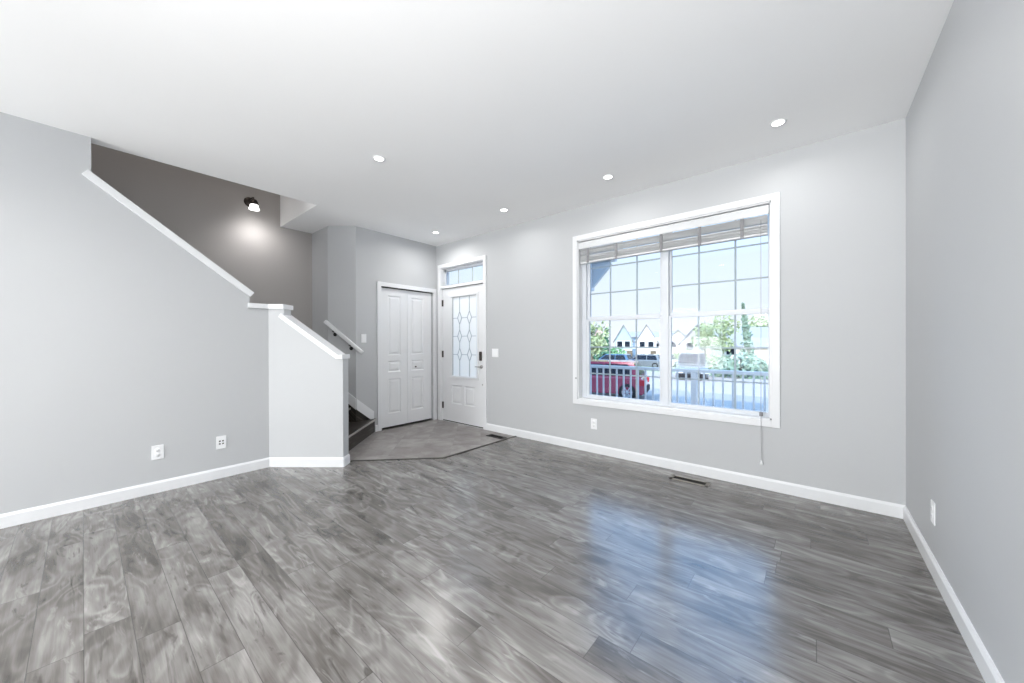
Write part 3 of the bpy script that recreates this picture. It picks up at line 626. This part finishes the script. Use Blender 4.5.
def register(loc, label, mat, w, d_):
    o = empty('floor_register', loc, label, 'floor vent', 'floor registers by the front wall')
    mb = MB(); e = 0.016
    for a, b, p, q in ((-w / 2, w / 2, -d_ / 2, -d_ / 2 + e), (-w / 2, w / 2, d_ / 2 - e, d_ / 2), (-w / 2, -w / 2 + e * 1.6, -d_ / 2, d_ / 2), (w / 2 - e * 1.6, w / 2, -d_ / 2, d_ / 2)): mb.box(a, b, p, q, 0.0005, 0.006)
    mb.build('frame', mat, o, local=True)
    MB().box(-w / 2 + e, w / 2 - e, -d_ / 2 + e, d_ / 2 - e, 0.0003, 0.0015).build('duct_opening', 'gap', o, local=True)
    mb = MB()
    for k in range(12): xx = -w / 2 + 0.03 + (w - 0.06) * k / 11; mb.box(xx - 0.002, xx + 0.002, -d_ / 2 + e, d_ / 2 - e, 0.0016, 0.004)
    mb.build('louver', 'gap', o, local=True)
register((-0.835, 3.405, 0), 'brown floor register in the laminate under the window', 'brown', 0.31, 0.10)
register((-3.135, 3.42, 0), 'black floor register in the entry tile beside the front door', 'black', 0.27, 0.10)

# ------------------------------------------------------------------ outside: house front, porch, street
GZ = -1.0
mb = MB(); mb.box(-7.5, XR + 0.5, YW + 0.161, YW + 0.30, H, 5.6); mb.box(-7.5, -5.5, YW, YW + 0.3, GZ, H); mb.box(XR + 0.12, XR + 0.5, -5, YW + 0.3, GZ, 5.6); mb.box(-7.5, XR + 0.5, -5.0, -4.86, H + 0.33, 5.6)
struct(mb.build('wall_exterior', siding('blue_grey_siding', (0.45, 0.52, 0.58))), 'outer siding of the upper house front', 'wall')
mb = MB(); mb.box(-7.8, XR + 0.8, -5.2, YW + 0.55, 5.601, 5.8)
struct(mb.build('roof', 'shingle'), 'roof deck over the house', 'roof')
mb = MB(); mb.box(-5.0, 1.3, YW + 0.30, 5.62, GZ, -0.12)
struct(mb.build('floor_porch', 'concrete'), 'concrete porch deck outside the front door', 'porch')
mb = MB(); mb.box(-3.05, -2.36, 5.28, 5.60, 2.70, 2.86); mb.box(-3.02, -2.40, 5.33, 5.47, 2.50, 2.70)
pr = struct(mb.build('roof_porch', 'porch'), 'white porch roof corner seen through the upper left panes', 'porch roof')
br = empty('porch_bracket', (-2.8, 5.40, 2.05), 'pale blue shaded wooden porch bracket outside the upper left panes', 'bracket')
MB().box(-2.87, -2.78, 5.36, 5.44, 2.06, 2.499).build('leg', 'porch', br)
MB().bar((-2.80, 5.40, 2.14), (-2.48, 5.40, 2.47), 0.07, 0.06, up=(0, 1, 0)).build('brace', 'porch', br)
MB().prism([(-2.78, 5.385, 2.20), (-2.78, 5.385, 2.495), (-2.50, 5.385, 2.495)], (0, 0.03, 0)).build('gusset', 'porch', br)

pg = empty('porch_railing', (-1.2, 5.4, -0.12), 'pale blue shaded porch railing crossing the lower window panes', 'railing')
MB().box(-3.5, 1.25, 5.365, 5.435, 0.795, 0.842).build('top_rail', 'porch', pg, bevel=0.006)
MB().box(-3.5, 1.25, 5.375, 5.425, 0.0, 0.04).build('bottom_rail', 'porch', pg)
for xx in (-3.5, -1.26, 1.2): MB().box(xx - 0.036, xx + 0.036, 5.364, 5.436, -0.12, 0.795).build('post', 'porch', pg)
xx = -3.39
while xx < 1.15:
    if abs(xx + 1.26) > 0.07: MB().box(xx - 0.011, xx + 0.011, 5.389, 5.411, 0.04, 0.795).build('baluster', 'porch', pg)
    xx += 0.1125

def ground(x0, x1, ys, mat, name, label, cat):
    """strip of ground following the gentle fall of the street away from the house"""
    gz = lambda y: GZ if y < 20 else GZ - (y - 20) * 0.027
    mb = MB()
    for a, b in zip(ys[:-1], ys[1:]): mb.prism([(x0, a, gz(a)), (x0, b, gz(b)), (x0, b, gz(b) - 0.3), (x0, a, gz(a) - 0.3)], (x1 - x0, 0, 0))
    return struct(mb.build(name, mat), label, cat)
ground(-90, 60, [YW + 0.3, 17.5], 'concrete', 'ground_driveway', 'pale concrete driveway in front of the porch', 'driveway')
ground(-90, 60, [17.5, 20, 31], 'asphalt', 'ground_street', 'sunlit pale asphalt street beyond the driveway', 'street')
ground(-140, 90, [31, 60, 130], 'lawn', 'ground_lawn', 'dry lawns in front of the houses across the street', 'lawn')
GZf = lambda y: GZ if y < 20 else GZ - (y - 20) * 0.027
def at(px, depth):
    """ground point at a given picture column and distance along the view axis"""
    l = (px - 512) / F_PX * depth
    return (l * math.cos(yaw) - depth * math.sin(yaw), l * math.sin(yaw) + depth * math.cos(yaw))

def car(loc, rz, mat, label, L=4.5, Wd=1.8, Ht=1.5, group=None, detail=True):
    """local x forward, z up"""
    c = empty('car', loc, label, 'car', group, rz=rz); h = L / 2; w = Wd / 2
    belt = Ht * 0.60; prof = [(-h, 0.30), (-h + 0.02, belt * 0.85), (-h + 0.10, belt), (0.8, belt + 0.02), (h - 0.35, belt - 0.12), (h, belt - 0.32), (h, 0.32), (h - 0.1, 0.22), (-h + 0.1, 0.22)]
    mb = MB(); mb.prism([(x, -w, z) for x, z in prof], (0, Wd, 0)); bd = mb.build('body', mat, c, bevel=0.07, local=True, bseg=3)
    iw = w * 0.80
    cab = [(-h + 0.12, belt - 0.02), (-h + 0.42, Ht - 0.03), (-h + 0.7, Ht), (0.25, Ht), (1.05, belt)]
    mb = MB(); lo = [(x, z) for x, z in cab]
    k = len(cab); vs = []
    for s_ in (-1, 1):
        for x, z in cab: vs.append((x, s_ * (w * 0.96 if z < belt + 0.05 else iw), z))
    mb.add(vs, [list(range(k)), list(range(2 * k - 1, k - 1, -1))] + [(i + 1, i, k + i, k + i + 1) for i in range(k - 1)] + [(0, k - 1, 2 * k - 1, k)])
    mb.build('cabin', mat, c, local=True)
    def sidep(x, z, s_):  # point on sloped cabin side
        t = (z - belt) / (Ht - belt); return (x, s_ * (w * 0.96 + (iw - w * 0.96) * t + 0.012), z)
    z0_, z1_ = belt + 0.05, Ht - 0.09
    for s_ in (-1, 1):
        for xa, xb, xa2, xb2 in ((-h + 0.42, -0.72, -h + 0.62, -0.72), (-0.64, 0.82, -0.64, 0.28)):
            q = [sidep(xa, z0_, s_), sidep(xb, z0_, s_), sidep(xb2, z1_, s_), sidep(xa2, z1_, s_)]
            MB().prism(q, (0, -s_ * 0.02, 0)).build('side_window', 'carglass', c, local=True)
    MB().prism([(0.98, -iw * 1.06, belt + 0.06), (0.98, iw * 1.06, belt + 0.06), (0.36, iw * 0.93, Ht - 0.05), (0.36, -iw * 0.93, Ht - 0.05)], (0.03, 0, 0.03)).build('windshield', 'carglass', c, local=True)
    MB().prism([(-h + 0.20, -iw * 1.05, belt + 0.08), (-h + 0.20, iw * 1.05, belt + 0.08), (-h + 0.42, iw * 0.93, Ht - 0.09), (-h + 0.42, -iw * 0.93, Ht - 0.09)], (-0.04, 0, 0.02)).build('rear_window', 'carglass', c, local=True)
    for x in (-h + 0.62, h - 0.80):
        for s_ in (-1, 1):
            wh = MB().lathe([(0.20, 0.0), (0.30, 0.0), (0.325, -0.03), (0.325, -0.19), (0.20, -0.21)], (x, s_ * (w + 0.015), 0.325), (0, s_, 0), 22).build('wheel', 'tyre', c, local=True)
            if detail:
                mb = MB(); mb.lathe([(0.205, -0.005), (0.185, -0.02)], (x, s_ * (w + 0.015), 0.325), (0, s_, 0), 22); mb.lathe([(0, -0.012), (0.05, -0.012), (0.06, -0.03)], (x, s_ * (w + 0.015), 0.325), (0, s_, 0), 14)
                for k in range(6): t = k * math.pi / 3; mb.bar((x + 0.04 * math.cos(t), s_ * (w - 0.005), 0.325 + 0.04 * math.sin(t)), (x + 0.19 * math.cos(t), s_ * (w - 0.005), 0.325 + 0.19 * math.sin(t)), 0.045, 0.02, up=(0, 1, 0))
                mb.lathe([(0, -0.10), (0.2, -0.10)], (x, s_ * (w + 0.015), 0.325), (0, s_, 0), 18)
                mb.build('rim', 'rim', wh, local=True)
    if detail:
        for s_ in (-1, 1):
            MB().box(-h - 0.015, -h + 0.20, s_ * (w - 0.24), s_ * (w + 0.006), belt * 0.66, belt * 0.92).build('tail_light', 'taillight', c, local=True, bevel=0.02)
            MB().box(h - 0.22, h + 0.012, s_ * (w - 0.40), s_ * (w + 0.004), belt * 0.50, belt * 0.68).build('headlight', 'headlight', c, local=True, bevel=0.02)
            MB().box(0.72, 0.86, s_ * (w - 0.02), s_ * (w + 0.16), belt + 0.02, belt + 0.14).build('side_mirror', mat, c, local=True, bevel=0.02)
        MB().box(-h - 0.04, -h + 0.10, -w + 0.06, w - 0.06, 0.26, 0.48).build('bumper', 'tyre', c, local=True, bevel=0.02)
        MB().box(h - 0.08, h + 0.03, -w + 0.12, w - 0.12, 0.24, 0.46).build('grille', 'tyre', c, local=True, bevel=0.02)
    return c
def carpaint(n, c): return simple(n, c, 0.18, 0.6, 0.0, var=0.02, coat=0.7)
red = carpaint('red_car_paint', (0.30, 0.028, 0.065)); silver = carpaint('silver_car_paint', (0.12, 0.14, 0.155)); navy = carpaint('blue_car_paint', (0.05, 0.12, 0.22)); white_c = carpaint('white_car_paint', (0.5, 0.5, 0.5)); grey_c = carpaint('grey_car_paint', (0.16, 0.18, 0.20))
rw = Vector(at(627, 13.6)); th = R(194); cc = rw - Vector((math.cos(th) * -1.58 - math.sin(th) * 0.9, math.sin(th) * -1.58 + math.cos(th) * 0.9))
car((cc.x, cc.y, GZ), th, red, 'dark red car parked in the shade behind the porch railing', 4.4, 1.8, 1.45)
p = at(692, 23.5); car((p[0], p[1], GZf(p[1])), R(-77), silver, 'silver car facing the house, seen beside the railing post', 4.6, 1.75, 1.62)
for px, dp, m_, lb, rz in ((611, 36, navy, 'dark blue parked car across the street, left of the window middle', 185), (643, 37, grey_c, 'dark grey parked car in front of the white gabled house', 178), (656, 41, white_c, 'white parked car across the street beside the window mullion', 180)):
    p = at(px, dp); car((p[0], p[1], GZf(p[1])), R(rz), m_, lb, 4.3, 1.75, 1.42, 'cars parked across the street', False)

def house(px, depth, w, dp, wall_h, roof_h, color, label, rz=0.0, ridge='y', garage=True):
    x, y = at(px, depth); z = GZf(y) - 0.15
    hs = empty('house', (x, y, z), label, 'house', 'houses across the street', rz=math.atan2(-x, y)); m_ = siding('house_siding', color)
    g = wall_h; hw_ = w / 2
    mb = MB()
    if ridge == 'y': mb.prism([(-hw_, 0, 0), (hw_, 0, 0), (hw_, 0, g), (0, 0, g + roof_h), (-hw_, 0, g)], (0, dp, 0))
    else: mb.prism([(-hw_, 0, 0), (-hw_, dp, 0), (-hw_, dp, g), (-hw_, dp / 2, g + roof_h), (-hw_, 0, g)], (w, 0, 0))
    mb.build('wall', m_, hs, local=True)
    mb = MB(); ov = 0.35; t = 0.18
    if ridge == 'y':
        for s_ in (-1, 1):
            sl = roof_h / hw_; mb.prism([(0, -ov, g + roof_h + 0.02), (s_ * (hw_ + ov), -ov, g - ov * sl + 0.02), (s_ * (hw_ + ov), -ov, g - ov * sl + t), (0, -ov, g + roof_h + t)], (0, dp + 2 * ov, 0))
    else:
        sl = roof_h / (dp / 2)
        for s_ in (0, 1):
            ye = -ov if s_ == 0 else dp + ov
            mb.prism([(-hw_ - ov, dp / 2, g + roof_h + 0.02), (-hw_ - ov, ye, g - ov * sl + 0.02), (-hw_ - ov, ye, g - ov * sl + t), (-hw_ - ov, dp / 2, g + roof_h + t)], (w + 2 * ov, 0, 0))
    mb.build('roof', 'shingle', hs, local=True)
    for xx in (-0.22 * w, 0.22 * w):
        for zz in ((g * 0.62,) if ridge == 'y' else (g * 0.60,)):
            f = MB().box(xx - 0.55, xx + 0.55, -0.05, 0.02, zz, zz + 1.3).build('window', 'porch', hs, local=True)
            MB().box(xx - 0.45, xx + 0.45, -0.07, -0.045, zz + 0.1, zz + 1.2).build('pane', 'carglass', f, local=True)
    if garage: MB().box(-0.42 * w, 0.10 * w, -0.06, 0.02, 0.05, 2.2).build('garage_door', 'porch', hs, local=True)
    MB().box(0.20 * w, 0.20 * w + 0.95, -0.06, 0.02, 0.15, 2.2).build('door', 'bark', hs, local=True)
    MB().box(-hw_, hw_, -0.12, 0.0, g * 0.50, g * 0.50 + 0.2).build('belt_trim', 'porch', hs, local=True)
    return hs
house(599, 66, 3.0, 5, 4.0, 2.4, (0.52, 0.40, 0.39), 'pinkish white gabled house at the left edge of the window')
house(623.5, 66, 3.0, 5, 4.0, 2.6, (0.34, 0.42, 0.46), 'pale blue gabled house left of the white gabled house')
house(634, 78, 3.4, 5, 5.0, 1.0, (0.14, 0.22, 0.32), 'blue house set back between two pale gables', ridge='x', garage=False)
house(646.5, 66, 3.4, 5, 4.0, 2.7, (0.60, 0.57, 0.56), 'white gabled house with two dark upper windows')
house(664, 80, 6.0, 5, 4.4, 1.8, (0.50, 0.48, 0.48), 'grey white house behind the window mullion', ridge='x')
house(678, 66, 3.4, 5, 4.2, 1.6, (0.60, 0.56, 0.50), 'cream house just right of the window mullion', garage=False)
house(697, 50, 4.2, 6, 3.2, 2.4, (0.38, 0.37, 0.38), 'grey gabled house partly behind the light green tree')
house(752, 38, 8.5, 6, 2.6, 1.9, (0.62, 0.52, 0.46), 'long tan house behind the trees on the right', ridge='x')

leafm = {}
def tree(px, depth, hgt, cr, cols, label, kind='round', n=900, ls=0.22, lean=0.0):
    x, y = at(px, depth); z = GZf(y) - 0.05
    t = empty('tree', (x, y, z), label, 'tree', 'trees along the street')
    MB().tube([(0, 0, 0), (lean * 0.3, 0, hgt * 0.35), (lean, 0, hgt * 0.92)], 0.05 * cr + 0.08, 9, r1=0.02).build('trunk', 'bark', t, local=True)
    mb = MB(); rs = random.Random(int(px * 13))
    lobes = [(rs.uniform(-.5, .5) * cr, rs.uniform(-.5, .5) * cr, hgt * rs.uniform(0.42, 0.86), cr * rs.uniform(0.45, 0.72)) for _ in range(9)]
    for _ in range(n):
        if kind == 'round':
            l = rs.choice(lobes); v = Vector((rs.gauss(0, 1), rs.gauss(0, 1), rs.gauss(0, 1))).normalized() * l[3] * rs.uniform(0.6, 1.0); c = Vector((l[0], l[1], l[2])) + v
        elif kind == 'cone':
            f = rs.random() ** 0.7; a = rs.uniform(0, 6.28); rr = cr * (1 - f) * rs.uniform(0.5, 1.0) * (0.75 + 0.25 * math.cos(f * 50)); c = Vector((rr * math.cos(a) + lean * f, rr * math.sin(a), hgt * (0.10 + 0.9 * f)))
        else:
            a = rs.uniform(0, 6.28); rr = cr * rs.random() ** 0.5; c = Vector((rr * math.cos(a), rr * math.sin(a), hgt * rs.uniform(0.05, 0.95) * math.sqrt(max(0, 1 - (rr / cr) ** 2))))
        a = Vector((rs.gauss(0, 1), rs.gauss(0, 1), rs.gauss(0, 1))).normalized(); b = a.orthogonal().normalized(); s_ = ls * rs.uniform(0.6, 1.2)
        mb.add([c + a * s_, c + b * s_ * 0.5, c - a * s_, c - b * s_ * 0.5], [(0, 1, 2, 3)])
    key = cols
    if key not in leafm:
        m = N('leaf_green'); f = m.noise(m.obj(), 2.2, 2); m.bsdf(m.ramp(f, [(0.3, cols[0]), (0.7, cols[1])]), 0.6, 0.2); leafm[key] = m.m
    mb.build('foliage', leafm[key], t, local=True)
LG = ((0.22, 0.30, 0.13), (0.42, 0.47, 0.30)); DG = ((0.05, 0.14, 0.09), (0.12, 0.26, 0.16)); BG = ((0.15, 0.25, 0.18), (0.32, 0.40, 0.32))
tree(592, 30, 4.3, 1.3, LG, 'leafy tree at the left edge of the window', n=700, ls=0.2)
tree(606, 46, 4.6, 0.9, DG, 'thin dark evergreen in front of the pinkish house', 'cone', 700, 0.22)
tree(598, 40, 2.2, 1.4, DG, 'dark shrub below the pinkish house', 'bush', 700, 0.22)
tree(617, 44, 2.6, 1.3, ((0.08, 0.24, 0.10), (0.20, 0.40, 0.20)), 'green shrub in front of the pale blue gabled house', 'bush', 700, 0.2)
tree(683, 42, 2.2, 1.7, LG, 'yellow green bush behind the silver car', 'bush', 700, 0.2)
tree(705, 32, 5.0, 1.1, LG, 'light green tree in the middle of the right sash', n=900, ls=0.17)
tree(723, 36, 6.0, 1.5, LG, 'taller light green tree next to the blue green spruce', n=1000, ls=0.18)
tree(713, 30, 1.8, 1.8, LG, 'low green hedge bush under the light green trees', 'bush', 700, 0.18)
tree(750, 30, 5.9, 0.8, BG, 'blue green spruce on the right of the window', 'cone', 800, 0.18, -0.5)
tree(741, 25, 1.9, 1.9, BG, 'spreading blue green juniper under the spruce', 'bush', 900, 0.2)
tree(764, 44, 7.2, 1.9, LG, 'tall pale tree at the right edge of the window', n=900, ls=0.26)
